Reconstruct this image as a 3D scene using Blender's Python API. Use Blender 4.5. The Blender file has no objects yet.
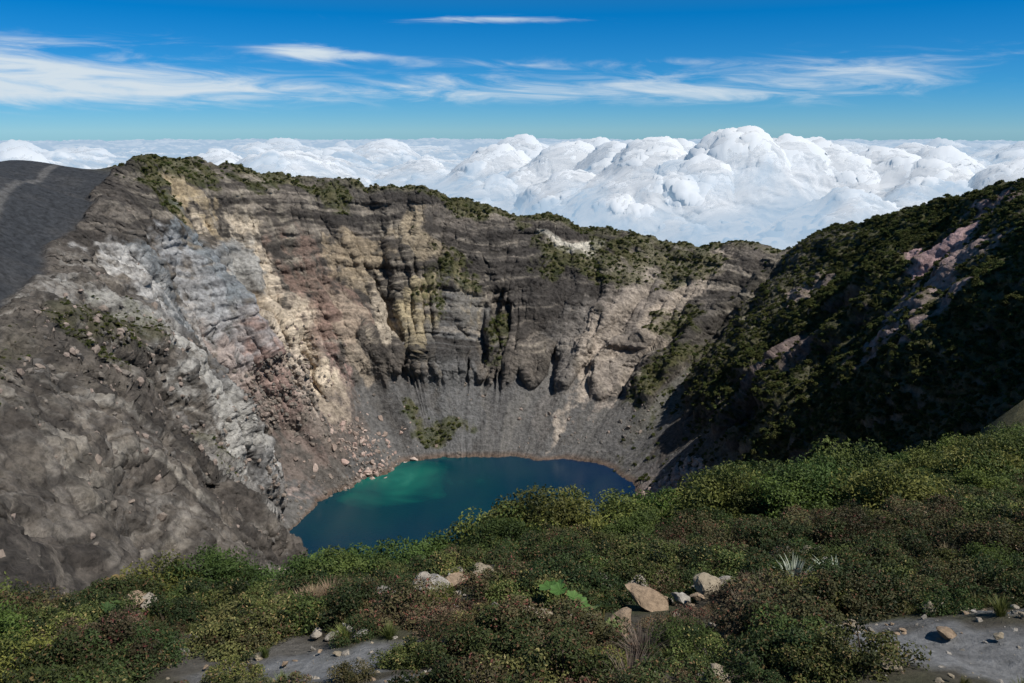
import bpy, math, numpy as np
from mathutils import Vector
rng=np.random.default_rng(7)
H=250.0
# ---------------------------------------------------------------- noise
perm=rng.permutation(256).astype(np.int32); perm=np.concatenate([perm,perm,perm])
G=rng.normal(size=(256,3)); G/=np.linalg.norm(G,axis=1)[:,None]; G=G.astype(np.float32)
def pn(x,y,z):
    x=np.asarray(x,dtype=np.float64); y=np.asarray(y,dtype=np.float64)+0*x; z=np.asarray(z,dtype=np.float64)+0*x
    xi=np.floor(x); yi=np.floor(y); zi=np.floor(z)
    fx=(x-xi).astype(np.float32); fy=(y-yi).astype(np.float32); fz=(z-zi).astype(np.float32)
    X=xi.astype(np.int64)&255; Y=yi.astype(np.int64)&255; Z=zi.astype(np.int64)&255
    u=fx*fx*fx*(fx*(fx*6-15)+10); v=fy*fy*fy*(fy*(fy*6-15)+10); w=fz*fz*fz*(fz*(fz*6-15)+10)
    def g(dx,dy,dz):
        h=perm[perm[perm[(X+dx)&255]+((Y+dy)&255)]+((Z+dz)&255)]
        gg=G[h]
        return gg[...,0]*(fx-dx)+gg[...,1]*(fy-dy)+gg[...,2]*(fz-dz)
    x00=g(0,0,0)*(1-u)+g(1,0,0)*u; x10=g(0,1,0)*(1-u)+g(1,1,0)*u
    x01=g(0,0,1)*(1-u)+g(1,0,1)*u; x11=g(0,1,1)*(1-u)+g(1,1,1)*u
    y0=x00*(1-v)+x10*v; y1=x01*(1-v)+x11*v
    return (y0*(1-w)+y1*w)*1.6
def fbm(x,y,z,o=4,gain=.5):
    s=0;a=1;t=0
    for i in range(o):
        s=s+a*pn(x*2**i+17.3*i,y*2**i+5.1*i,z*2**i+9.7*i); t+=a; a*=gain
    return s/t
def ridged(x,y,z,o=4,gain=.5):
    s=0;a=1;t=0
    for i in range(o):
        s=s+a*(1-2*np.abs(pn(x*2**i+3.3*i,y*2**i+7.1*i,z*2**i+1.7*i))); t+=a; a*=gain
    return s/t
def worl3(x,y,z,seed=0):
    xi=np.floor(x).astype(np.int64); yi=np.floor(y).astype(np.int64); zi=np.floor(z).astype(np.int64)
    best=np.full(x.shape,9.0,dtype=np.float32)
    R=np.random.default_rng(seed).random((256,3)).astype(np.float32)
    for dx in(-1,0,1):
        for dy in(-1,0,1):
            for dz in(-1,0,1):
                h=perm[perm[perm[(xi+dx)&255]+((yi+dy)&255)]+((zi+dz)&255)]
                r=R[h]
                d=(xi+dx+r[...,0]-x)**2+(yi+dy+r[...,1]-y)**2+(zi+dz+r[...,2]-z)**2
                best=np.minimum(best,d.astype(np.float32))
    return best
def ss(a,b,x):
    t=np.clip((x-a)/(b-a),0,1); return t*t*(3-2*t)
def normals(P):
    du=np.gradient(P,axis=0); dv=np.gradient(P,axis=1)
    n=np.cross(du,dv); n/=np.linalg.norm(n,axis=2)[...,None]+1e-9
    return n
def grid_mesh(name,P,col=None,closed=False,flip=False):
    a,b=P.shape[:2]
    idx=np.arange(a*b).reshape(a,b)
    if closed: idx=np.concatenate([idx,idx[:1]],0)
    q=np.stack([idx[:-1,:-1],idx[1:,:-1],idx[1:,1:],idx[:-1,1:]],-1).reshape(-1,4)
    if flip: q=q[:,::-1]
    me=raw_mesh(name,P.reshape(-1,3),q,smooth=True)
    if col is not None: set_col(me,col.reshape(-1,3))
    return me
def raw_mesh(name,V,F,smooth=False):
    me=bpy.data.meshes.new(name); k=F.shape[1]
    me.vertices.add(len(V)); me.vertices.foreach_set('co',np.ascontiguousarray(V,dtype=np.float32).ravel())
    me.loops.add(F.size); me.loops.foreach_set('vertex_index',np.ascontiguousarray(F,dtype=np.int32).ravel())
    me.polygons.add(len(F)); me.polygons.foreach_set('loop_start',np.arange(0,F.size,k,dtype=np.int32))
    me.update(calc_edges=True)
    me.polygons.foreach_set('use_smooth',np.full(len(F),smooth))
    return me
def set_col(me,c,name='col'):
    at=me.color_attributes.new(name,'FLOAT_COLOR','POINT')
    cc=np.ones((len(c),4),dtype=np.float32); cc[:,:3]=c
    at.data.foreach_set('color',cc.ravel())
def add_obj(name,me,mat=None,parent=None):
    o=bpy.data.objects.new(name,me); bpy.context.scene.collection.objects.link(o)
    if mat: me.materials.append(mat)
    if parent: o.parent=parent
    return o
def mix(a,b,m):
    m=np.asarray(m)[...,None]; return a*(1-m)+np.asarray(b,dtype=np.float64)*m
# ---------------------------------------------------------------- materials
def newmat(name):
    m=bpy.data.materials.new(name); m.use_nodes=True; nt=m.node_tree; nt.nodes.clear()
    out=nt.nodes.new('ShaderNodeOutputMaterial'); return m,nt,out
def N(nt,t,**k):
    n=nt.nodes.new(t)
    for a,b in k.items():
        if a in n.inputs: n.inputs[a].default_value=b
        else: setattr(n,a,b)
    return n
def ground_mat(name,scales,bump=.6,bdist=1.0,contrast=(.6,1.45)):
    m,nt,out=newmat(name); L=nt.links.new
    at=N(nt,'ShaderNodeAttribute',attribute_name='col'); geo=N(nt,'ShaderNodeNewGeometry')
    bs=N(nt,'ShaderNodeBsdfPrincipled',Roughness=.95); bs.inputs['Specular IOR Level'].default_value=.15
    n1=N(nt,'ShaderNodeTexNoise',Scale=scales[0],Detail=9.0,Roughness=.72); L(geo.outputs['Position'],n1.inputs['Vector'])
    n2=N(nt,'ShaderNodeTexNoise',Scale=scales[1],Detail=6.0,Roughness=.65); L(geo.outputs['Position'],n2.inputs['Vector'])
    mr=N(nt,'ShaderNodeMapRange'); mr.inputs[1].default_value=.3; mr.inputs[2].default_value=.7; mr.inputs[3].default_value=contrast[0]; mr.inputs[4].default_value=contrast[1]
    L(n1.outputs['Fac'],mr.inputs[0])
    vm=N(nt,'ShaderNodeVectorMath',operation='SCALE'); L(at.outputs['Color'],vm.inputs[0]); L(mr.outputs[0],vm.inputs['Scale'])
    L(vm.outputs[0],bs.inputs['Base Color'])
    ad=N(nt,'ShaderNodeMath',operation='ADD'); L(n1.outputs['Fac'],ad.inputs[0]); 
    mu=N(nt,'ShaderNodeMath',operation='MULTIPLY'); mu.inputs[1].default_value=.5; L(n2.outputs['Fac'],mu.inputs[0]); L(mu.outputs[0],ad.inputs[1])
    bp=N(nt,'ShaderNodeBump',Strength=bump,Distance=bdist); L(ad.outputs[0],bp.inputs['Height']); L(bp.outputs[0],bs.inputs['Normal'])
    L(bs.outputs[0],out.inputs[0]); return m
def leaf_mat(name,trans=.3,var=.25,rough=.6):
    m,nt,out=newmat(name); L=nt.links.new
    at=N(nt,'ShaderNodeAttribute',attribute_name='col'); oi=N(nt,'ShaderNodeObjectInfo')
    mr=N(nt,'ShaderNodeMapRange'); mr.inputs[3].default_value=1-var; mr.inputs[4].default_value=1+var; L(oi.outputs['Random'],mr.inputs[0])
    hs=N(nt,'ShaderNodeHueSaturation'); L(at.outputs['Color'],hs.inputs['Color']); L(mr.outputs[0],hs.inputs['Value'])
    m2=N(nt,'ShaderNodeMath',operation='MULTIPLY'); m2.inputs[1].default_value=7.31; L(oi.outputs['Random'],m2.inputs[0])
    fr=N(nt,'ShaderNodeMath',operation='FRACT'); L(m2.outputs[0],fr.inputs[0])
    mh=N(nt,'ShaderNodeMapRange'); mh.inputs[3].default_value=.465; mh.inputs[4].default_value=.515; L(fr.outputs[0],mh.inputs[0]); L(mh.outputs[0],hs.inputs['Hue'])
    d=N(nt,'ShaderNodeBsdfPrincipled',Roughness=rough); d.inputs['Specular IOR Level'].default_value=.25; L(hs.outputs[0],d.inputs['Base Color'])
    t=N(nt,'ShaderNodeBsdfTranslucent'); L(hs.outputs[0],t.inputs['Color'])
    mx=N(nt,'ShaderNodeMixShader'); mx.inputs[0].default_value=trans; L(d.outputs[0],mx.inputs[1]); L(t.outputs[0],mx.inputs[2])
    L(mx.outputs[0],out.inputs[0]); return m
M_rock=ground_mat('crater_rock',(.32,.06),bump=1.0,bdist=2.4,contrast=(.40,1.6))
M_fg=ground_mat('volcanic_ash_soil',(6.0,.9),bump=.7,bdist=.12,contrast=(.6,1.4))
M_stone=ground_mat('stone',(9.0,2.0),bump=.7,bdist=.1,contrast=(.55,1.4))
M_leaf=leaf_mat('leaf',.3,.38); M_dry=leaf_mat('dry_plant',.2,.3,.8); M_far=leaf_mat('far_leaf',.1,.4,.9)
# ---------------------------------------------------------------- crater
C=np.array([-29.,500.])
rim=[(-193,290,172),(-220,370,182),(-247,480,201),(-278,600,226),(-264,680,230),(-191,730,208),(-105,760,198),(-21,780,174),(86,780,155),(183,770,138),(259,740,144),(271,640,175),(283,520,203),(272,430,223),(240,300,238),(160,180,243),(97,92,236),(20,26,228),(-8,22,226),(-50,45,205),(-90,95,195),(-150,190,178)]
lake=[(-143,430),(-139,475),(-95,553),(-87,576),(-33,585),(20,580),(69,576),(84,544),(85,503),(100,481),(91,440),(31,405),(-29,398),(-89,400)]
def polar(L):
    o=[]
    for p in L:
        dx,dy=p[0]-C[0],p[1]-C[1]
        o.append((math.degrees(math.atan2(dy,dx))%360,math.hypot(dx,dy))+tuple(p[2:]))
    o.sort(); return np.array(o)
def pinterp(th,P,k):
    a=np.concatenate([P[:,0]-360,P[:,0],P[:,0]+360]); v=np.tile(P[:,k],3)
    tt=np.arange(-30,390,.5); s=np.interp(tt,a,v); ker=np.hanning(17); ker/=ker.sum()
    s=np.convolve(np.pad(s,8,mode='edge'),ker,'valid'); return np.interp(th,tt,s)
def bell(x,c,w):
    d=(x-c+180)%360-180; return np.exp(-(d/w)**2)
RP=polar(rim); LP=polar(lake)
th=np.concatenate([np.linspace(-62,195,1470,endpoint=False),np.linspace(195,255,470,endpoint=False),np.linspace(255,298,70,endpoint=False)])
thr=np.radians(th); thm=th%360
Rr=pinterp(thm,RP,1); Zr=pinterp(thm,RP,2); Rl=pinterp(thm,LP,1)
cx,sx=np.cos(thr),np.sin(thr)
Rr=Rr+8*fbm(cx*7,sx*7,0.3,2)
Zr=Zr+5*fbm(cx*7,sx*7,4.3,2,.6)
RrJ=3.5*fbm(cx*30,sx*30,1.3,4,.6); ZrJ=3.0*fbm(cx*30,sx*30,2.3,4,.6)
Rl=Rl+8*fbm(cx*5,sx*5,7.3,3,.6)-10*bell(thm,352,5)+5*bell(thm,150,4)
RlJ=2.5*fbm(cx*30,sx*30,3.3,4,.6)
tin=np.concatenate([np.linspace(-.25,0,14,endpoint=False),np.linspace(0,1,440)])
tout=np.concatenate([np.linspace(1,60,70)[1:],np.geomspace(62,2500,45)])
T=thm[:,None]
left=bell(T,195,36); near=ss(240,256,T)*(1-ss(305,325,T)); right=np.maximum(bell(T,0,32),bell(T,330,25))
far=1-np.maximum(np.maximum(left,near),right)
fx=np.array([-.3,0,.06,.15,.4,.6,.8,.93,1.0])
f_far=np.interp(tin,fx,[-.07,0,.02,.08,.30,.50,.76,.95,1])
f_near=np.interp(tin,fx,[-.07,0,.01,.03,.12,.28,.55,.83,1])
f_left=np.interp(tin,fx,[-.07,0,.015,.05,.22,.5,.84,.96,1])
f_right=np.interp(tin,fx,[-.07,0,.05,.13,.36,.56,.78,.93,1])
def sm(f):
    k=np.hanning(25);k/=k.sum();return np.convolve(np.pad(f,12,mode='reflect',reflect_type='odd'),k,'valid')
f_far,f_near,f_left,f_right=map(sm,(f_far,f_near,f_left,f_right))
tot=left+near+right+far+1e-6
F=(left*f_left+near*f_near+right*f_right+far*f_far)/tot
tt=tin[None,:]
topw=ss(.82,1.0,tt); botw=1-ss(.0,.12,tt)
Rin=Rl[:,None]+RlJ[:,None]*botw+(Rr-Rl)[:,None]*tt+RrJ[:,None]*topw
Zin=Zr[:,None]*F+ZrJ[:,None]*topw
env=np.clip(tt,0,1)
e2=np.sin(np.pi*np.clip(env,0,1)**.8)
gx,gy=cx[:,None]+.0*tt,sx[:,None]+0*tt
warp=.22*fbm(gx*3,gy*3,tt*2.0,2)+.06*pn(gx*12,gy*12,tt*5)
ta=np.arctan2(gy,gx)+warp
g1=ridged(np.cos(ta)*3.2,np.sin(ta)*3.2,tt*.5+3,2)
g2=ridged(np.cos(ta)*7,np.sin(ta)*7,tt*.9+8,2,.5)
g3=ridged(np.cos(ta)*20,np.sin(ta)*20,tt*3.0+1,2,.5)
tb=.28+.48*ss(.60,-.20,g2)*(.6+.5*ss(.5,-.3,g1))+.06*fbm(gx*14,gy*14,tt*6,3)-.14*np.clip(bell(T,200,22),0,1)
talus=1-ss(-.03,.06,tt-tb)
leftw=bell(T,210,22); lw3=bell(T,232,18)
gul=20*g1+31*g2+(6*ss(-.3,.3,pn(gx*5,gy*5,tt*3))+12*leftw+12*lw3)*g3*(1-talus)+3.5*g3*talus*ss(-.1,.35,pn(gx*6,gy*6,tt*2+4))
gul=gul*e2*(1-.82*ss(.55,.1,tt))*(1-.45*talus)*(1-np.clip(1.2*bell(T,298,24),0,1))
butt=20*bell(T-26*(tt-.5),207,8)*np.sin(np.pi*env)+18*bell(T-18*(tt-.5),160,5)*np.sin(np.pi*env)+18*bell(T+14*(tt-.5),34,5)*np.sin(np.pi*env)-24*bell(T,180,12)*np.sin(np.pi*env)**2-14*bell(T,140,12)*np.sin(np.pi*env)**2-26*bell(T,304,13)*np.sin(np.pi*env)
Rin=Rin-gul*.55-butt; Zin=Zin+gul*.3
for c,w,top in((98,10,.62),(78,8,.5),(60,9,.6),(116,8,.45),(134,8,.5),(170,10,.5),(42,6,.5),(152,8,.5)):
    b=bell(T+8*(tt-.3),c,w*(1.3-1.2*tt).clip(.3,2)); Zin=Zin+9*b*np.sin(np.pi*np.clip(env/top,0,1))
P=np.zeros((len(th),len(tin)+len(tout),3))
s=(tout-1)[None,:]
Zc=232.0
lw=ss(150,166,T)*(1-ss(225,245,T))
Rr=Rr+RrJ; Zr=Zr+ZrJ
outz_l=Zr[:,None]+(Zc-Zr[:,None])*ss(-25,85,s)-(Zc-Zr[:,None])*ss(-25,85,0)-.38*np.maximum(s-85,0)
outz_f=Zr[:,None]-.30*s
outz_n=Zr[:,None]+np.minimum(.15*s,4)
outz=outz_l*lw+(1-lw)*(outz_f*(1-near)+outz_n*near)
outz=np.maximum(outz,-900+0*outz)
rr=np.concatenate([Rin,Rr[:,None]+s],1); zz=np.concatenate([Zin,outz],1)
P[...,0]=C[0]+rr*cx[:,None]; P[...,1]=C[1]+rr*sx[:,None]; P[...,2]=zz
allt=np.concatenate([tin,1+(tout-1)/190.])[None,:]+0*T
tal2=np.concatenate([talus,np.zeros((len(th),len(tout)))],1)
cliff=(1-tal2)*(1-ss(1.0,1.04,allt))*ss(.1,.3,allt)
ash=ss(1.0,1.03,allt)*lw
fade=ss(.0,.06,allt)
def nup(P):
    n=normals(P); return -n if n[...,2].mean()<0 else n
n=nup(P)
X,Y,Z=P[...,0],P[...,1],P[...,2]
d=9*fbm(X/60,Y/60,Z/45,3)*(1-.8*bell(T,302,14))+ (5*fbm(X/26,Y/26,Z/20,4,.55)+1.5)*cliff+3.0*ridged(X/24,Y/24,Z/32,3,.55)*cliff+1.3*fbm(X/14,Y/14,Z/14,3,.6)*(1-cliff)
d=d*fade*(1-ash)*(1-.5*(1-cliff)*(allt<.6))
P+=n*d[...,None]
X,Y,Z=P[...,0].copy(),P[...,1].copy(),P[...,2].copy()
flatA=nup(P)[...,2]
dip=Z+.10*X+12*pn(X/90,Y/90,.3)+2.0*pn(X/22,Y/22,Z/22)
def step(q): return np.clip(pn(q,X/220,Y/220)*2.0,-1,1)
st=step(dip/10.0)*.9+.4*step(dip/4.0+5)
farup=ss(.0,.10,allt-np.concatenate([tb,tb[:,-1:]+0*s],1)-.04)*(1-ss(1.0,1.03,allt))*(1-.6*np.clip(right,0,1))*(1-.5*leftw)*(1-.6*lw3)
rad=np.stack([cx[:,None]+0*X,sx[:,None]+0*X,0*X],-1)
stm=.1+.9*ss(-.3,.25,pn(X/50,Y/50,Z/40))
P-=rad*(st*2.8*farup*stm)[...,None]
n=nup(P)
X,Y,Z=P[...,0],P[...,1],P[...,2]
rgh=.45+.55*ss(-.3,.3,pn(X/35,Y/35,Z/35+7))
d=1.8*ridged(X/9,Y/9,Z/7,4,.62)*(.04+.96*cliff)*rgh+.9*fbm(X/2.5,Y/2.5,Z/2.5,2)*(.4+.6*cliff)+(1.3*fbm(X/4,Y/4,Z/7,4,.7)*leftw+2.6*ridged(X/14,Y/14,Z/18,5,.7)*lw3)*cliff
P+=n*(d*fade*(1-.93*ash))[...,None]
n=nup(P)
X,Y,Z=P[...,0],P[...,1],P[...,2]
# ---- geology colours
TT=np.clip(allt,0,1)
nz=fbm(X/45,Y/45,Z/45,5,.6); nf=fbm(X/9,Y/9,Z/9,4,.65)
ang=T+0*X
angw=ang+5*pn(X/50,Y/50,Z/40)+2.5*pn(X/16+5,Y/16,Z/13)
ta0=np.radians(ang)+.14*pn(X/60,Y/60,Z/60)+.03*pn(X/15,Y/15,Z/15)
def streak(fr,st_,seed,o=3): return fbm(np.cos(ta0)*fr,np.sin(ta0)*fr,allt*st_+seed,o,.6)
s1=streak(7,.8,1.0); s2=streak(20,2.0,5.0); s3=streak(60,4.0,9.0)
sc=.5+.5*np.clip(pn(dip/1.9,X/120,Y/120)*.9+pn(dip/6,X/200,Y/200)*1.4,-1,1)
col=np.zeros(P.shape)+np.array([.118,.102,.088])
col=mix(col,[.22,.19,.155],np.clip(.35+1.1*s2+.6*nf,0,1)*.8)
col=mix(col,[.045,.040,.036],ss(.0,.4,s1+.6*nf)*.8)
col=mix(col,[.32,.28,.22],ss(.15,.5,s2+.4*s3+.4*nz)*.6)
tal=tal2*(allt<1)
tcol=mix(np.zeros(P.shape)+np.array([.120,.117,.114]),[.18,.17,.155],ss(-.1,.5,s1+.35*s2+.3*nz)*.8)
tcol=mix(tcol,[.070,.065,.060],ss(.05,.5,-s1+.5*nf)*.65)
col=mix(col,tcol,tal*.9)
lw2=np.clip(bell(ang,224,24),0,1)
col=mix(col,[.34,.32,.29],lw2*ss(.05,.4,s3+.7*s2+.3*nf)*.8)
col=mix(col,[.05,.046,.042],lw2*ss(.0,.35,-s3+.5*s2-.3*nf)*.75)
def blob(th0,t0,wt_,wh,jit=.8):
    dd=(angw-th0+180)%360-180; t_=TT+.08*pn(X/35,Y/35,Z/30+9)
    q=(dd/wt_)**2+((t_-t0)/wh)**2
    return ss(1.3,.5,q+jit*2.2*(.55*nz+.7*nf+.6*s2))*(allt<1.0)
pale=[.64,.54,.41]; pink=[.41,.28,.24]; blu=[.22,.245,.26]; dark=[.045,.042,.04]
REG=[(152,.46,18,.27,pink,.78),(146,.50,9,.30,pale,.92),(154,.36,7,.18,[.54,.46,.38],.75),(138,.8,5,.08,pale,.65),(152,.84,7,.06,[.50,.39,.24],.8),(161,.72,9,.11,blu,.85),(150,.70,9,.05,blu,.7),(172,.62,8,.18,[.38,.38,.38],.8),
(182,.5,10,.27,[.52,.48,.44],.85),(176,.35,11,.27,[.40,.31,.27],.7),(190,.6,7,.22,blu,.7),(198,.5,8,.38,[.54,.52,.49],.88),(208,.5,8,.3,[.2,.2,.2],.6),(214,.55,6,.35,[.50,.48,.44],.8),(228,.4,5,.3,[.40,.38,.35],.6),
(200,.20,10,.13,[.10,.09,.085],.7),(163,.20,12,.18,[.10,.085,.072],.7),(146,.18,10,.12,[.13,.105,.088],.6),(130,.6,8,.18,[.27,.18,.14],.75),(120,.74,8,.09,[.38,.30,.20],.75),(127,.45,4,.2,[.44,.36,.27],.6),(116,.55,4,.16,pale,.6),
(124,.93,16,.05,dark,.6),(104,.8,8,.05,[.42,.34,.23],.7),(108,.55,4,.16,[.50,.41,.25],.75),(94,.62,3.5,.14,[.45,.37,.24],.7),(97,.3,11,.36,[.135,.133,.13],.85),(84,.75,10,.14,dark,.65),(110,.9,9,.05,dark,.6),(72,.9,6,.03,[.65,.6,.5],.85),(70,.72,9,.13,dark,.6),
(54,.60,11,.38,[.31,.265,.225],.8),(47,.66,3.5,.30,[.48,.40,.32],.75),(58,.5,3,.37,[.45,.38,.31],.7),(66,.4,5,.3,[.18,.165,.15],.7),(42,.5,4,.3,[.10,.09,.08],.7),
(346,.82,7,.12,[.46,.31,.30],.95),(334,.74,7,.13,[.38,.28,.26],.8),(18,.74,4,.06,[.35,.27,.23],.7),(356,.5,5,.10,[.24,.17,.16],.6),(20,.35,10,.22,[.085,.072,.06],.8)]
barerock=0*X; light=0*X
for a,b,c,dw,cc,m in REG:
    bl=blob(a,b,c,dw); col=mix(col,cc,bl*m)
    if cc[0]>.2: light=np.maximum(light,bl)
    if a>330 or a<20: barerock=np.maximum(barerock,bl)
ls_=farup*(1-.6*light)
col=mix(col,[.045,.040,.036],ls_*ss(.38,.62,1-sc)*.85*ss(-.5,.05,nz+.15))
col=mix(col,[.36,.31,.25],ls_*ss(.68,.86,sc)*.6*ss(-.3,.3,nz))
col=mix(col,[.36,.26,.22],bell(ang,354,16)*ss(.18,.02,TT)*.85)
col=mix(col,[.30,.26,.2],bell(ang,212,14)*ss(.12,.02,TT)*.6)
col=mix(col,[.15,.09,.055],ss(.035,.005,TT)*.6)
tpts=[(-322,575),(-314,550),(-306,528),(-300,505),(-291,470),(-276,430),(-262,400),(-258,360)]
trd=np.full(X.shape,1e9)
for (ax_,ay_),(bx_,by_) in zip(tpts[:-1],tpts[1:]):
    vx,vy=bx_-ax_,by_-ay_; t_=np.clip(((X-ax_)*vx+(Y-ay_)*vy)/(vx*vx+vy*vy),0,1); trd=np.minimum(trd,np.hypot(X-ax_-t_*vx,Y-ay_-t_*vy))
trail=ss(3.6,1.0,trd+1.5*nf)
col=mix(col,[.046,.049,.054],ash)
col=mix(col,[.072,.071,.071],ash*.5*ss(.0,.4,fbm(X/30,Y/30,Z/30,3)))
col=mix(col,[.14,.135,.13],ash*trail*.75)
flat=flatA
rs=np.maximum(bell(ang,2,30),bell(ang,326,34))*ss(42,33,(ang+90)%360-90)
vR=rs*ss(.14,.40,TT+.25*nz)*ss(-.6,-.05,nz+.7*nf+.2)*(1-.92*barerock)
vR=np.maximum(vR,.6*rs*ss(.05,.3,nz+nf))*ss(-.1,.25,flat)
veg=.9*ss(.93,.985,TT)*ss(-.25,.15,nz+.1)*(1-lw)*(1-ash)
for a,b,c,dw in((160,.93,8,.10),(94,.95,12,.04),(70,.83,9,.07),(96,.72,6,.10),(105,.62,4,.08),(222,.84,8,.09),(226,.6,3.5,.10),(104,.12,14,.05),(128,.94,10,.05),(85,.5,4,.12),(60,.88,9,.07),(150,.93,8,.05),(45,.6,3,.06),(38,.4,5,.22),(50,.86,5,.06)):
    veg=np.maximum(veg,blob(a,b,c,dw)*.85)
veg=veg*(1-ash)*(allt<1.6)
veg=np.maximum(veg,(allt>1.02)*(1-lw)*.9)
veg_c=np.maximum(veg*ss(.15,.5,flat),vR)
vc=mix(np.zeros(P.shape)+np.array([.046,.054,.020]),[.10,.092,.034],np.clip(.5+nf*1.5,0,1))
vm_=veg_c*(.85-.35*lw2)
col=col*(1-vm_[...,None])+vc*vm_[...,None]
me=grid_mesh('crater_terrain',P,col,closed=True)
crater=add_obj('crater_terrain',me,M_rock)
# ---------------------------------------------------------------- lake
lk=[]
for i in range(0,360,3):
    r=float(pinterp(np.array([i]),LP,1)[0])+16; lk.append((C[0]+r*math.cos(math.radians(i)),C[1]+r*math.sin(math.radians(i)),0.0))
me=bpy.data.meshes.new('crater_lake'); me.from_pydata(lk,[],[list(range(len(lk)))]); me.update()
m,nt,out=newmat('lake_water'); L=nt.links.new
geo=N(nt,'ShaderNodeNewGeometry'); 
bs=N(nt,'ShaderNodeBsdfPrincipled',Roughness=.12,IOR=1.33)
nn=N(nt,'ShaderNodeTexNoise',Scale=.02,Detail=5.0,Distortion=1.0); L(geo.outputs['Position'],nn.inputs['Vector'])
dist=N(nt,'ShaderNodeVectorMath',operation='DISTANCE'); dist.inputs[1].default_value=(-88,545,0); L(geo.outputs['Position'],dist.inputs[0])
a1=N(nt,'ShaderNodeMath',operation='MULTIPLY_ADD'); a1.inputs[1].default_value=110; a1.inputs[2].default_value=-48; L(nn.outputs['Fac'],a1.inputs[0])
a2=N(nt,'ShaderNodeMath',operation='ADD'); L(a1.outputs[0],a2.inputs[0]); L(dist.outputs['Value'],a2.inputs[1])
cr=N(nt,'ShaderNodeValToRGB'); mr=N(nt,'ShaderNodeMapRange'); mr.inputs[1].default_value=0; mr.inputs[2].default_value=180; L(a2.outputs[0],mr.inputs[0]); L(mr.outputs[0],cr.inputs[0])
e=cr.color_ramp.elements; e[0].position=0.0; e[0].color=(.035,.20,.15,1); e[1].position=1; e[1].color=(.001,.015,.048,1)
x=e.new(.12); x.color=(.006,.10,.080,1); x=e.new(.30); x.color=(.001,.034,.048,1)
L(cr.outputs[0],bs.inputs['Base Color'])
wv=N(nt,'ShaderNodeTexNoise',Scale=.9,Detail=4.0); L(geo.outputs['Position'],wv.inputs['Vector'])
bp=N(nt,'ShaderNodeBump',Strength=.3,Distance=.3); L(wv.outputs['Fac'],bp.inputs['Height']); L(bp.outputs[0],bs.inputs['Normal'])
L(bs.outputs[0],out.inputs[0]); add_obj('crater_lake',me,m)
# ---------------------------------------------------------------- instancing
def scatter(name,protos,pts,rot,scl,idx=None):
    coll=bpy.data.collections.new(name+'_parts')
    for i,p in enumerate(protos):
        o=bpy.data.objects.new('%s_part_%02d'%(name,i),p); coll.objects.link(o)
    me=bpy.data.meshes.new(name); me.vertices.add(len(pts)); me.vertices.foreach_set('co',np.asarray(pts,dtype=np.float32).ravel())
    a=me.attributes.new('rot','FLOAT_VECTOR','POINT'); a.data.foreach_set('vector',np.asarray(rot,dtype=np.float32).ravel())
    a=me.attributes.new('scl','FLOAT','POINT'); a.data.foreach_set('value',np.asarray(scl,dtype=np.float32).ravel())
    if idx is None: idx=rng.integers(0,len(protos),len(pts))
    a=me.attributes.new('idx','INT','POINT'); a.data.foreach_set('value',np.asarray(idx,dtype=np.int32).ravel())
    o=add_obj(name,me)
    ng=bpy.data.node_groups.new(name+'_nodes','GeometryNodeTree')
    ng.interface.new_socket('Geometry',in_out='INPUT',socket_type='NodeSocketGeometry'); ng.interface.new_socket('Geometry',in_out='OUTPUT',socket_type='NodeSocketGeometry')
    gi=ng.nodes.new('NodeGroupInput'); go=ng.nodes.new('NodeGroupOutput'); ip=ng.nodes.new('GeometryNodeInstanceOnPoints'); ci=ng.nodes.new('GeometryNodeCollectionInfo')
    ci.inputs['Collection'].default_value=coll; ci.inputs['Separate Children'].default_value=True; ci.inputs['Reset Children'].default_value=True
    def na(nm,tp):
        q=ng.nodes.new('GeometryNodeInputNamedAttribute'); q.data_type=tp; q.inputs['Name'].default_value=nm; return q.outputs['Attribute']
    ip.inputs['Pick Instance'].default_value=True
    l=ng.links.new; l(gi.outputs[0],ip.inputs['Points']); l(ci.outputs[0],ip.inputs['Instance']); l(na('idx','INT'),ip.inputs['Instance Index']); l(na('rot','FLOAT_VECTOR'),ip.inputs['Rotation']); l(na('scl','FLOAT'),ip.inputs['Scale']); l(ip.outputs[0],go.inputs[0])
    md=o.modifiers.new('instances','NODES'); md.node_group=ng
    return o
# ---------------------------------------------------------------- plant builders
def unit(n):
    v=rng.normal(size=(n,3)); return v/np.linalg.norm(v,axis=1)[:,None]
def leaf_quads(c,nrm,ln,wd):
    n_=len(c); a=unit(n_); a-=nrm*(a*nrm).sum(1)[:,None]; a/=np.linalg.norm(a,axis=1)[:,None]+1e-6; b=np.cross(nrm,a)
    ln=np.asarray(ln).reshape(-1,1)*np.ones((n_,1)); wd=np.asarray(wd).reshape(-1,1)*np.ones((n_,1))
    V=np.stack([c-a*ln*.5,c+b*wd*.5+nrm*wd*.1,c+a*ln*.5-nrm*ln*.12,c-b*wd*.5+nrm*wd*.1],1)
    return V.reshape(-1,3),np.arange(n_*4).reshape(-1,4)
def tube(p0,p1,r0,r1,k=5):
    p0=np.array(p0,float);p1=np.array(p1,float);d=p1-p0;d/=np.linalg.norm(d)+1e-9
    a=np.cross(d,[.3,.5,.8]);a/=np.linalg.norm(a);b=np.cross(d,a)
    an=np.arange(k)*2*np.pi/k; ring=np.cos(an)[:,None]*a+np.sin(an)[:,None]*b
    V=np.concatenate([p0+ring*r0,p1+ring*r1]); F=np.array([[i,(i+1)%k,k+(i+1)%k,k+i] for i in range(k)]); return V,F
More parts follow.
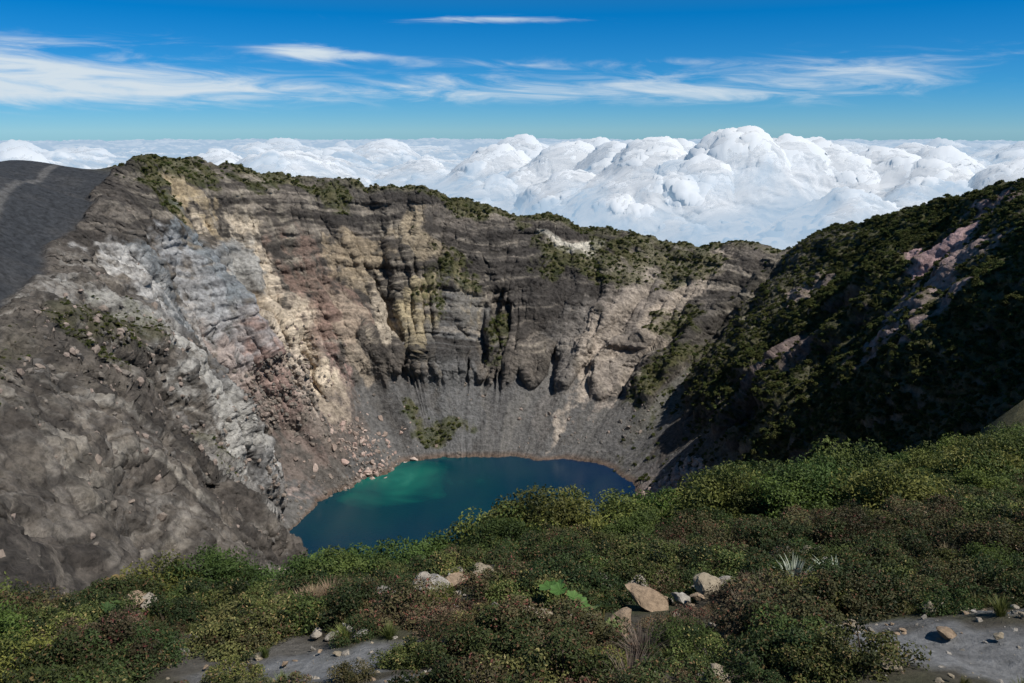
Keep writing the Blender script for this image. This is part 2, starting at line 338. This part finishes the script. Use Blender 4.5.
def join(name,parts,mat):
    Vs=[];Fs=[];Cs=[];o=0
    for V,F_,c in parts:
        Vs.append(V);Fs.append(F_+o);o+=len(V); Cs.append(np.zeros((len(V),3))+c)
    me=raw_mesh(name,np.concatenate(Vs),np.concatenate(Fs)); set_col(me,np.concatenate(Cs)); me.materials.append(mat); return me
def bush(name,nl,ls,c1,c2,nclump=16,h=.85,mat=M_leaf,tip=None,spread=1.0,stem=(.10,.075,.05),cs=1.0):
    parts=[];per=nl//nclump
    for i in range(nclump):
        a=rng.random()*6.283; r=math.sqrt(rng.random())*.78*spread; top=h*math.sqrt(max(.05,1-(r/spread)**2))*(.8+.35*rng.random())
        cr_=(.17+.17*rng.random())*cs; cz=max(cr_*.5,top-cr_-rng.random()*.35*h)
        cc=np.array([r*math.cos(a),r*math.sin(a),cz])
        u=unit(per); u[:,2]=np.where(u[:,2]<-.4,-u[:,2],u[:,2]); rad_=cr_*(.5+.75*rng.random(per)**.8)[:,None]
        p=cc+u*rad_*[1,1,1.0]; nr=u*.6+unit(per)*.8+[0,0,.35]; nr/=np.linalg.norm(nr,axis=1)[:,None]
        V,F_=leaf_quads(p,nr,ls*(.7+.6*rng.random(per)),ls*.5)
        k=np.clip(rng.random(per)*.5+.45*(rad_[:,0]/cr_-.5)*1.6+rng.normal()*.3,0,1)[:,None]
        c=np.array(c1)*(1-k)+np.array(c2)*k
        if tip is not None:
            tm=rng.random(per)<tip[1]; c[tm]=tip[0]
        parts.append((V,F_,np.repeat(c,4,0)))
        V,F_=tube((r*.1*math.cos(a),r*.1*math.sin(a),-.1),cc,.025,.008); parts.append((V,F_,np.array(stem)))
    return join(name,parts,mat)
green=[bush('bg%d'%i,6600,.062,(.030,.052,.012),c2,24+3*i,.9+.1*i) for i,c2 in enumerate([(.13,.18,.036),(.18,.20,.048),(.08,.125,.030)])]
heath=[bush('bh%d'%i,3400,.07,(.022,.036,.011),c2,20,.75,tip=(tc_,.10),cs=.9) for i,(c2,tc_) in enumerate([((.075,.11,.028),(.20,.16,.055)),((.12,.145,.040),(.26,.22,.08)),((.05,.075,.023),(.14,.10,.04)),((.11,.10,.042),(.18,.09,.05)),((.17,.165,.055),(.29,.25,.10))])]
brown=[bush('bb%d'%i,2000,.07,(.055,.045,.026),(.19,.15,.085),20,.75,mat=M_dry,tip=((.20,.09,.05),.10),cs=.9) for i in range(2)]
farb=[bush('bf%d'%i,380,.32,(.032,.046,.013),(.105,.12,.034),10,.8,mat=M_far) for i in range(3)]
def grass(name,nb,c1,c2,h=1.0,sp=.5,w=.02,mat=M_dry):
    parts=[]
    a=rng.random(nb)*6.283; r=rng.random(nb)*.18; lean=rng.random(nb)*sp; hh=h*(.5+.5*rng.random(nb))
    ca,sa=np.cos(a),np.sin(a); z0=np.zeros(nb)
    def pt(t): return np.stack([(r+lean*hh*t**1.8)*ca,(r+lean*hh*t**1.8)*sa,hh*t*(1-.25*lean*t)],1)
    side=np.stack([-sa,ca,z0],1)*w
    for t0,t1,w0,w1 in((0,.4,1,.85),(.4,.75,.85,.55),(.75,1,.55,.05)):
        V=np.stack([pt(t0)-side*w0,pt(t0)+side*w0,pt(t1)+side*w1,pt(t1)-side*w1],1).reshape(-1,3)
        k=rng.random(nb)[:,None]; c=np.array(c1)*(1-k)+np.array(c2)*k
        parts.append((V,np.arange(nb*4).reshape(-1,4),np.repeat(c,4,0)))
    return join(name,parts,mat)
straw=[grass('gs%d'%i,240,(.24,.19,.10),(.40,.33,.20),.8,.7,.009) for i in range(2)]
twig=[grass('tw%d'%i,200,(.11,.085,.06),(.20,.165,.125),.8,.9,.008) for i in range(2)]
ggrass=[grass('gg%d'%i,200,(.07,.095,.02),(.18,.19,.06),.6,.8,.012,M_leaf) for i in range(2)]
def rock(name,c,sub=3,sharp=.35,mat=M_stone):
    import bmesh
    bm=bmesh.new(); bmesh.ops.create_icosphere(bm,subdivisions=sub,radius=1)
    V=np.array([v.co[:] for v in bm.verts]); F_=np.array([[v.index for v in f.verts] for f in bm.faces]); bm.free()
    o=rng.random(3)*50
    for i in range(11):
        nn_=unit(1)[0]; dd=.42+.33*rng.random(); q=V@nn_; V=V-np.outer(np.maximum(q-dd,0),nn_)
    V=V*(1+sharp*fbm(V[:,0]*1.6+o[0],V[:,1]*1.6+o[1],V[:,2]*1.6+o[2],4,.6))[:,None]*[1,.8,.62]
    me=raw_mesh(name,V,F_); set_col(me,np.zeros(V.shape)+c); me.materials.append(mat); return me
M_frock=ground_mat('talus_rock',(.8,.2),bump=.5,bdist=.5)
frocks=[rock('fr%d'%i,c,1,.3,M_frock) for i,c in enumerate([(.16,.14,.12),(.22,.18,.15),(.25,.20,.17),(.12,.11,.10)])]
pinkr=[rock('pr%d'%i,c,2,.35,M_frock) for i,c in enumerate([(.36,.26,.22),(.30,.23,.19),(.42,.33,.28)])]
tanr=[rock('tr%d'%i,c,3,.35) for i,c in enumerate([(.30,.25,.18),(.33,.29,.24),(.22,.20,.17),(.35,.32,.28),(.30,.22,.15)])]
flatP=P.reshape(-1,3); 
du=np.linalg.norm(np.gradient(P,axis=0),axis=2); dv=np.linalg.norm(np.gradient(P,axis=1),axis=2); area=(du*dv).ravel()
def pick(w,n_):
    w=w.ravel()*area; w=w/w.sum(); return rng.choice(len(w),n_,p=w)
vis=(allt<1.12)
w=np.where(vis,veg_c**1.3,0)*(np.abs((ang-272+180)%360-180)>27)
w=w*ss(-.4,.1,nf+.15)*(1+1.0*(vR>.2))
NV=36000
i=pick(w,NV); sc_=.75+1.9*rng.random(NV)**2.3
sc_*=np.where(np.abs(ang.ravel()[i]-225)<30,.55,1.0)
rot=np.zeros((NV,3)); rot[:,2]=rng.random(NV)*6.28
scatter('crater_shrubs',farb,flatP[i]-[0,0,.2],rot,sc_)
w=np.where((allt>.0)&(allt<.5),1,0)*(tal*.2+bell(ang,155,18)*1.8+bell(ang,185,22)*.9)*(.1+ss(0,.4,nz))*(np.abs((ang-272+180)%360-180)>30)+.4*bell(ang,225,20)*(allt>0)*(allt<.95)*ss(-.1,.3,nf)
i=pick(w,10000); sc_=.4+3.0*rng.random(10000)**5
scatter('talus_boulders',frocks,flatP[i],rng.random((10000,3))*6.28,sc_)
w=np.where((allt>-.02)&(allt<.20),1,0)*(bell(ang,356,9)**2+.12*bell(ang,140,14))
i=pick(w,1100); sc_=.8+3.8*rng.random(1100)**3
scatter('shore_boulders',pinkr,flatP[i],rng.random((1100,3))*6.28,sc_)
# ---------------------------------------------------------------- foreground ridge
ex=[-80,-40,-11,0,11,31,54,100]; ey=[4,9,17,21.6,29,48,58,66]
bare=[(-2.6,9.4,1.4,.8),(5.4,8.2,1.7,.85),(4.4,9.5,.8,.35),(-.6,8.2,.9,.4),(-4.4,8.5,.7,.45),(7.0,9.5,.8,.4)]
def baremask(x,y):
    m_=0*x
    for a,b,c,d_ in bare: m_=np.maximum(m_,ss(1.4,.7,((x-a)/c)**2+((y-b)/d_)**2+1.5*pn(x*1.5,y*1.5,3.3)))
    return m_
def fg(x,y):
    e=np.interp(x,ex,ey)+1.2*pn(x/5,0*x+.5,0*x+2.2)
    z=-2.9-.42*np.maximum(y,-2)+.08*x
    z=z+.8*fbm(x/6,y/6,0*x+1.5,4)+.20*fbm(x/1.2,y/1.2,0*x+4.5,3)
    q=(y-e); z=z-1.0*np.log1p(np.exp(np.clip(q/1.5,-30,30)))*1.5
    return z+H
gxx=np.arange(-60,90,.22); gyy=np.arange(-8,80,.22)
GX,GY=np.meshgrid(gxx,gyy,indexing='ij'); GZ=fg(GX,GY)
bm_=baremask(GX,GY); nn1=fbm(GX/2.5,GY/2.5,0*GX,4,.6)
cf=np.zeros(GX.shape+(3,))+np.array([.065,.056,.042]); cf=mix(cf,[.05,.058,.024],ss(-.1,.3,nn1)); cf=mix(cf,[.14,.13,.115],ss(.05,.4,-nn1)*.7); cf=mix(cf,[.175,.174,.172],np.clip(bm_,0,1)); cf=mix(cf,[.10,.095,.09],bm_*ss(.0,.3,fbm(GX/.7,GY/.7,0*GX+5,3))*.7)
add_obj('foreground_ground',grid_mesh('foreground_ground',np.stack([GX,GY,GZ],-1),cf),M_fg)
def place(x,y,dz=0): 
    x=np.asarray(x,float);y=np.asarray(y,float); return np.stack([x,y,fg(x,y)+dz],-1)
def zrot(n_,tilt=.12): 
    r=rng.normal(size=(n_,3))*tilt; r[:,2]=rng.random(n_)*6.28; return r
def cand(n_,ymin,ymax):
    y=ymin+(ymax-ymin)*rng.random(n_)**.8; x=(rng.random(n_)*2-1)*(.78*y+3); return x,y
EY=lambda x:np.interp(x,ex,ey)
x,y=cand(19000,6.4,62); k=(y<EY(x)+3)&(baremask(x,y)<.15)&(baremask(x,y-.4)<.4)
dens=.35+.65*ss(-.15,.2,pn(x/1.6,y/1.6,x*0+7.7)); k&=rng.random(len(x))<dens*.68
x,y=x[k],y[k]; s_=(.18+.55*rng.random(len(x))**1.8)*(1+.024*y)
typ=pn(x/3,y/3,x*0+11.1)+.25*rng.normal(size=len(x))
hidx=np.clip(((pn(x/1.8,y/1.8,x*0+31.1)*.5+.5)*5+rng.normal(size=len(x))*.8).astype(int),0,4)
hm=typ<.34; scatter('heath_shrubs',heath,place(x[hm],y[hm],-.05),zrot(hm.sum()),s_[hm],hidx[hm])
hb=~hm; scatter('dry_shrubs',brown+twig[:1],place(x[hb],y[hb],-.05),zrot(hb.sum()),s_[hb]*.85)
x,y=cand(4200,12,60); e_=EY(x); q=e_-y
k=(q>-2.5)&(q<4.5+.4*np.maximum(x,0))&(rng.random(len(x))<.13+.10*ss(2,14,x)); x,y=x[k],y[k]
k=~((x<-6)&((EY(x)-y)>2.5)); x,y=x[k],y[k]
s_=.6+1.35*rng.random(len(x))**1.7+.018*np.maximum(x,0); s_[x<-3]*=.75; s_[x<-8]*=.85
hero=[(0.3,21.0,2.3),(1.9,21.8,1.9),(-1.6,21.2,1.5),(-4.9,20.2,2.2),(-3.2,20.6,1.4),(3.6,22.8,1.8),(-7.0,19.2,1.8),(7.5,25,1.6),(10.2,26.5,2.0),(5.6,24,1.4),(14,31,2.1),(18,36,2.3),(22,40,2.4),(27,44,2.4),(16,28,1.7),(12,24,1.5),(-12.5,15.5,1.6),(-11.5,14.0,1.5),(-9.6,11.5,1.2),(-8,10.5,1.0),(-6.8,9.6,.8),(2.2,9.0,.5),(1.0,8.2,.5),(8.5,12.5,.7),(6.5,11.8,.55),(-1.2,12.0,.5)]
x=np.concatenate([x,[h[0] for h in hero]]);y=np.concatenate([y,[h[1] for h in hero]]);s_=np.concatenate([s_,[h[2] for h in hero]])
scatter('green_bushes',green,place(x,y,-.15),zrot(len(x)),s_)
x,y=cand(2200,6,34); k=(y<EY(x)+1)&(rng.random(len(x))<.3)&(baremask(x,y)<.6); x,y=x[k],y[k]
scatter('green_grass',ggrass,place(x,y),zrot(len(x)),.2+.3*rng.random(len(x)))
x=np.concatenate([-3.6+rng.normal(size=16)*.5,rng.normal(size=8)*6]);y=np.concatenate([13.7+rng.normal(size=16)*.4,11+rng.random(8)*8])
scatter('straw_grass',straw,place(x,y,.15),zrot(len(x)),.4+.4*rng.random(len(x)))
cl=[(-11,17.3,6,.38),(-10,16.8,5,.3),(-7.8,17.8,6,.35),(-.6,14.4,9,.34),(.4,14.6,5,.3),(2.1,12.8,9,.36),(5.8,14.8,10,.44),(6.8,14.2,6,.36),(1.4,10.4,7,.28),(-1.4,13.2,5,.28),(8.6,17,6,.36),(12,19,5,.36),(3.4,11.6,6,.28),(9.5,13,5,.32),(-5.5,14.5,5,.3),(-7.8,15,5,.34)]
xs=[];ys=[];sz=[];dz=[]
for a,b,c,d_ in cl:
    for j in range(c): xs.append(a+rng.normal()*.6);ys.append(b+rng.normal()*.4);sz.append(d_*(.4+.9*rng.random()));dz.append(.14)
x,y=cand(900,6,24); k=(rng.random(900)<.7)&(y<EY(x)); xs+=list(x[k]);ys+=list(y[k]);sz+=list(.05+.16*rng.random(k.sum())**2);dz+=[.06]*int(k.sum())
for a,b,c,d_ in bare:
    for j in range(130): xs.append(a+rng.normal()*c*.7);ys.append(b+rng.normal()*d_*.7);sz.append(.008+.09*rng.random()**4);dz.append(.0)
pp=place(xs,ys); pp[:,2]+=np.array(dz)
scatter('volcanic_rocks',tanr,pp,zrot(len(xs),.35),np.array(sz))
def broadleaf(name,nl,size,c1,c2):
    parts=[]
    for i in range(nl):
        a=i*2.4+rng.random()*.5; lean=.25+.75*rng.random(); st=size*(.45+.5*rng.random()); 
        tip=np.array([math.cos(a)*lean*st,math.sin(a)*lean*st,st*(1-.45*lean)])
        V,F_=tube((0,0,-.15),tip,.018,.012); parts.append((V,F_,np.array((.16,.14,.05))))
        R=size*(.2+.16*rng.random()); nseg=36; rings=5
        nrm=np.array([math.cos(a)*.5,math.sin(a)*.5,1.0])+rng.normal(size=3)*.2; nrm/=np.linalg.norm(nrm)
        ax=np.array([math.cos(a),math.sin(a),0]); ax-=nrm*(ax@nrm); ax/=np.linalg.norm(ax); bx=np.cross(nrm,ax)
        vs=[]
        for r_ in range(rings+1):
            f=r_/rings
            for s__ in range(nseg):
                an=-np.pi*.93+2*np.pi*.93*s__/(nseg-1)
                lob=1+.10*math.cos(an*7)+.04*math.cos(an*21)
                rr_=R*f*lob*(.95+.12*math.cos(an)); hz=.22*R*f*f+.05*R*f*math.cos(an*7+.0)+.03*R*f*math.cos(an*21)
                vs.append(tip+ax*rr_*math.cos(an)+bx*rr_*math.sin(an)+nrm*hz)
        fs=[[r_*nseg+s__,(r_+1)*nseg+s__,(r_+1)*nseg+s__+1,r_*nseg+s__+1] for r_ in range(rings) for s__ in range(nseg-1)]
        k=rng.random(); c=np.array(c1)*(1-k)+np.array(c2)*k
        vein=np.array([1+.35*max(0,math.cos((-np.pi*.93+2*np.pi*.93*(j%nseg)/(nseg-1))*7)) for j in range(len(vs))])[:,None]
        parts.append((np.array(vs),np.array(fs),c*vein))
    return join(name,parts,M_leaf)
for (gx_,gy_,sz_,nl_,c1,c2) in [(.85,10.9,.55,7,(.07,.14,.03),(.11,.18,.045)),(1.3,10.1,.45,5,(.09,.14,.04),(.16,.2,.07)),(-8.1,16,.8,9,(.04,.06,.018),(.12,.13,.035)),(-9.3,16.6,.8,7,(.04,.06,.018),(.2,.17,.06)),(-6.8,15.4,.6,7,(.04,.065,.02),(.09,.12,.03)),(-4.6,13.6,.4,5,(.05,.11,.03),(.09,.16,.04)),(-7.5,12.8,.5,6,(.04,.07,.02),(.09,.12,.03))]:
    o=add_obj('gunnera_plant',broadleaf('gunnera_plant',nl_,sz_,c1,c2)); o.location=place(gx_,gy_,.12)
for gx_,gy_,s_ in((5.0,12.6,.6),(5.6,12.3,.45)):
    o=add_obj('silver_rosette_plant',grass('silver_rosette_plant',60,(.24,.28,.20),(.38,.41,.33),s_,.9,.018)); o.location=place(gx_,gy_,.14)
# ---------------------------------------------------------------- sea of clouds
az=np.radians(np.linspace(-42,42,1200)); rr=5200*np.exp(np.linspace(0,math.log(17),760))
A,R_=np.meshgrid(az,rr,indexing='ij'); X=R_*np.sin(A); Y=R_*np.cos(A)
base=-880+300*fbm(X/4500,Y/4500,0*X+2,3)
tr_=np.random.default_rng(21); tw=0*X
def tower(b,r,hh,w):
    a=math.radians(b); return hh*np.exp(-(((X-r*math.sin(a))/w)**2+((Y-r*math.cos(a))/(w*1.3))**2)**.8)
T0=[(15.8,9600,960,700),(13.3,9300,780,600),(18.6,9900,900,650),(21,10300,880,700),(24,11000,830,750),(28,11800,820,750),(32,11500,760,750),(10,10500,880,650),(7,11500,860,700),(11.8,11500,960,600),(3.5,12500,760,750),(-1,13500,720,850),(-6,14500,680,900),(27,9000,480,650),(22.5,8300,380,500),(-12,15500,620,1000),(-20,16500,620,1000),(-28,17000,580,1100),(5.5,16000,900,900),(20,15000,950,900),(26,17000,950,1000),(1,18000,880,1000),(-9,22000,850,1100)]
for _ in range(150):
    b=tr_.uniform(-38,38); r=tr_.uniform(9500,36000); k_=.6+.4*(1 if b>2 else .4); T0.append((b,r,tr_.uniform(250,850)*k_,tr_.uniform(300,1100)*(r/14000)**.5))
for t_ in T0: tw=np.maximum(tw,tower(*t_))
base=base+tw*.85
CP=np.stack([X,Y,base],-1)
for s_,a_,sd in((1100,300,3),(430,180,5),(180,95,7),(80,48,9)):
    n2=normals(CP)
    if n2[...,2].mean()<0:n2=-n2
    a3=CP/s_; wx=a3[...,0]+.6*pn(a3[...,0]*1.3,a3[...,1]*1.3,a3[...,2]*1.3); wy=a3[...,1]+.6*pn(a3[...,0]*1.3+9,a3[...,1]*1.3,a3[...,2]*1.3); wz=a3[...,2]+.5*pn(a3[...,0]*1.7+4,a3[...,1]*1.7,a3[...,2]*1.7)
    dd=np.sqrt(np.clip(1-worl3(wx,wy,wz,sd),0,1))
    amp=.12+1.25*ss(-.35,.35,pn(a3[...,0]*.35,a3[...,1]*.35,a3[...,2]*.35+sd))
    CP=CP+n2*(a_*amp*(dd-.45))[...,None]
n2=normals(CP)
if n2[...,2].mean()<0:n2=-n2
CP=CP+n2*(44*fbm(CP[...,0]/90,CP[...,1]/90,CP[...,2]/90,4,.65))[...,None]
n2=normals(CP)
if n2[...,2].mean()<0:n2=-n2
def blur(a,k):
    ker=np.hanning(k+2)[1:-1]; ker/=ker.sum(); h=k//2
    for ax in(0,1):
        p=np.pad(a,[(h,h) if i==ax else (0,0) for i in range(3)],mode='edge'); o_=0
        for j in range(k): o_=o_+ker[j]*(p[j:j+a.shape[0]] if ax==0 else p[:,j:j+a.shape[1]])
        a=o_
    return a
nb=blur(n2,21)
sn=.6*nb+.3*blur(n2,7)+.2*n2; sn/=np.linalg.norm(sn,axis=2)[...,None]
def cloud_mesh(Q,nn_):
    me=grid_mesh('cloud_sea',Q); at=me.attributes.new('sn','FLOAT_VECTOR','POINT'); at.data.foreach_set('vector',nn_.astype(np.float32).ravel()); return me
def cloudmat(name,alpha=None):
    m,nt,out=newmat(name); L=nt.links.new
    d=N(nt,'ShaderNodeBsdfDiffuse',Color=(.74,.74,.74,1)); an=N(nt,'ShaderNodeAttribute',attribute_name='sn'); L(an.outputs['Vector'],d.inputs['Normal'])
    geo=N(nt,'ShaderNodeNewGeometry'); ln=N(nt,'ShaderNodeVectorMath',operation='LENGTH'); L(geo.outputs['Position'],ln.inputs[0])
    mr=N(nt,'ShaderNodeMapRange'); mr.inputs[1].default_value=6000; mr.inputs[2].default_value=50000; mr.inputs[3].default_value=.26; mr.inputs[4].default_value=.76; L(ln.outputs['Value'],mr.inputs[0])  # painted aerial haze: glow share rises with distance from the origin
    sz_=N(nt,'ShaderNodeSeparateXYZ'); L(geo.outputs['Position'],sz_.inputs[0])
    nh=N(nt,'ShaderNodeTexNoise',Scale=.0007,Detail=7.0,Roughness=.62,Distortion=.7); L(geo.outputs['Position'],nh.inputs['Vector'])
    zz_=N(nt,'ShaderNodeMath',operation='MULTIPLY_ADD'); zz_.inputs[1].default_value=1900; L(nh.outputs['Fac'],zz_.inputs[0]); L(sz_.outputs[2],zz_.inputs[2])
    mz=N(nt,'ShaderNodeMapRange',interpolation_type='SMOOTHSTEP'); mz.inputs[1].default_value=980; mz.inputs[2].default_value=270; mz.inputs[3].default_value=0; mz.inputs[4].default_value=.92; L(zz_.outputs[0],mz.inputs[0])  # bluish haze painted into low cloud valleys, by height plus noise
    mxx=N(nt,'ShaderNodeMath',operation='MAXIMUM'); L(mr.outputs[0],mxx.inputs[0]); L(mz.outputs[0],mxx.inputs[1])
    em=N(nt,'ShaderNodeEmission',Color=(.34,.49,.66,1),Strength=1.0)  # self-lit blue standing in for haze and light scattered inside the cloud
    if alpha is not None: em.inputs['Color'].default_value=(.52,.62,.74,1)  # mist shells get a paler painted glow of their own
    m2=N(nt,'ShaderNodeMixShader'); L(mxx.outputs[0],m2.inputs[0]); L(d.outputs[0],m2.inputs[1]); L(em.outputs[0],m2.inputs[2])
    if alpha is None: L(m2.outputs[0],out.inputs[0]); return m
    nz_=N(nt,'ShaderNodeTexNoise',Scale=alpha[0],Detail=6.0,Roughness=.66,Distortion=.8); L(geo.outputs['Position'],nz_.inputs['Vector'])
    mm_=N(nt,'ShaderNodeMapRange',interpolation_type='SMOOTHSTEP'); mm_.inputs[1].default_value=alpha[1]; mm_.inputs[2].default_value=alpha[1]+.25; mm_.inputs[3].default_value=0; mm_.inputs[4].default_value=alpha[2]; L(nz_.outputs['Fac'],mm_.inputs[0])
    tp=N(nt,'ShaderNodeBsdfTransparent'); m3=N(nt,'ShaderNodeMixShader'); L(mm_.outputs[0],m3.inputs[0]); L(tp.outputs[0],m3.inputs[1]); L(m2.outputs[0],m3.inputs[2]); L(m3.outputs[0],out.inputs[0]); return m
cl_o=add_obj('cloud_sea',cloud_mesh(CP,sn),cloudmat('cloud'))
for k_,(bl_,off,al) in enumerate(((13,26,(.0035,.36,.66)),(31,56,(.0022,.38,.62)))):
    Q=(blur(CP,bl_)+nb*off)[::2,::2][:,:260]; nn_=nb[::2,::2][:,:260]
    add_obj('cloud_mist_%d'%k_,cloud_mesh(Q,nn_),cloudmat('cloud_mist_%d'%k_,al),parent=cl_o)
# ---------------------------------------------------------------- world + sun
SE=math.radians(56); SA=math.radians(117)
sd_=Vector((math.sin(SA)*math.cos(SE),math.cos(SA)*math.cos(SE),math.sin(SE)))
w=bpy.data.worlds.new('World'); bpy.context.scene.world=w; w.use_nodes=True; nt=w.node_tree; nt.nodes.clear(); L=nt.links.new
out=N(nt,'ShaderNodeOutputWorld'); bg=N(nt,'ShaderNodeBackground',Strength=.08); sky=N(nt,'ShaderNodeTexSky'); sky.sky_type='NISHITA'; sky.sun_disc=False; sky.sun_elevation=SE; sky.sun_rotation=SA; sky.altitude=3400; sky.air_density=1.0; sky.dust_density=.2; sky.ozone_density=3.0
tc=N(nt,'ShaderNodeTexCoord'); sp=N(nt,'ShaderNodeSeparateXYZ'); L(tc.outputs['Generated'],sp.inputs[0])
def MA(op,a,b=None,c=None):
    q=N(nt,'ShaderNodeMath',operation=op)
    for i_,v_ in enumerate((a,b,c)):
        if v_ is None: continue
        if isinstance(v_,(int,float)): q.inputs[i_].default_value=v_
        else: L(v_,q.inputs[i_])
    return q.outputs[0]
azn=MA('ARCTAN2',sp.outputs[0],sp.outputs[1]); eln=sp.outputs[2]
cb=N(nt,'ShaderNodeCombineXYZ'); L(MA('MULTIPLY',azn,8.0),cb.inputs[0]); L(MA('MULTIPLY',MA('SUBTRACT',eln,MA('MULTIPLY',azn,-.05)),55.0),cb.inputs[1])
nz1=N(nt,'ShaderNodeTexNoise',Scale=1.0,Detail=9.0,Roughness=.62,Distortion=1.2); L(cb.outputs[0],nz1.inputs['Vector'])
def patch(a0,e0,wa,we,k=1.0):
    g=MA('ADD',MA('POWER',MA('ABSOLUTE',MA('DIVIDE',MA('SUBTRACT',azn,a0),wa)),2.0),MA('POWER',MA('ABSOLUTE',MA('DIVIDE',MA('SUBTRACT',eln,e0),we)),2.0))
    return MA('MULTIPLY',MA('EXPONENT',MA('MULTIPLY',g,-1.0)),k)
tot_=None
for pa in((-.46,.048,.20,.020,1.5),(-.60,.060,.14,.026,1.2),(-.25,.090,.05,.007,1.1),(-.19,.084,.06,.005,1.0),(-.03,.125,.12,.004,.9),(.05,.06,.25,.018,.5),(.38,.062,.14,.014,.75),(.3,.042,.2,.014,.65),(-.05,.042,.25,.014,.6),(.55,.085,.2,.012,.2),(0,.078,.5,.006,.3),(-.45,.092,.2,.010,.35)):
    o_=patch(*pa); tot_=o_ if tot_ is None else MA('ADD',tot_,o_)
cm=N(nt,'ShaderNodeMapRange',interpolation_type='SMOOTHSTEP'); L(MA('MULTIPLY_ADD',nz1.outputs['Fac'],1.5,MA('MULTIPLY',MA('MINIMUM',tot_,1.3),.55)),cm.inputs[0]); cm.inputs[1].default_value=.85; cm.inputs[2].default_value=1.65
cmask=MA('MULTIPLY',cm.outputs[0],MA('MINIMUM',MA('MULTIPLY',tot_,1.6),1.0))
tr=N(nt,'ShaderNodeValToRGB'); L(MA('MULTIPLY',MA('MAXIMUM',eln,0.0),5.0),tr.inputs[0])
e=tr.color_ramp.elements; e[0].position=0; e[0].color=(.46,.80,1.10,1); e[1].position=1; e[1].color=(.25,.80,1.0,1)
x_=e.new(.25); x_.color=(.18,.72,1.14,1); x_=e.new(.65); x_.color=(.01,.66,1.16,1)
mm=N(nt,'ShaderNodeMix',data_type='RGBA',blend_type='MULTIPLY'); mm.inputs['Factor'].default_value=1; L(sky.outputs[0],mm.inputs[6]); L(tr.outputs[0],mm.inputs[7])
mc=N(nt,'ShaderNodeMix',data_type='RGBA'); L(cmask,mc.inputs['Factor']); L(mm.outputs[2],mc.inputs[6]); mc.inputs[7].default_value=(8.0,9.2,10.2,1)
L(mc.outputs[2],bg.inputs['Color']); L(bg.outputs[0],out.inputs[0])
sl=bpy.data.lights.new('sun','SUN'); sl.energy=5.0; sl.angle=math.radians(.53); sl.color=(1,.965,.91)
so=bpy.data.objects.new('sun',sl); bpy.context.scene.collection.objects.link(so); so.rotation_euler=sd_.to_track_quat('Z','Y').to_euler(); so.location=(0,0,600)
# ---------------------------------------------------------------- camera
cam=bpy.data.cameras.new('camera'); cam.lens=28; cam.sensor_width=36; cam.clip_end=200000; cam.clip_start=.1
co=bpy.data.objects.new('camera',cam); bpy.context.scene.collection.objects.link(co); co.location=(0,0,H); co.rotation_euler=(math.radians(90-14.8),0,0)
sc=bpy.context.scene; sc.camera=co; sc.view_settings.view_transform='Standard'; sc.view_settings.look='None'; sc.view_settings.exposure=0
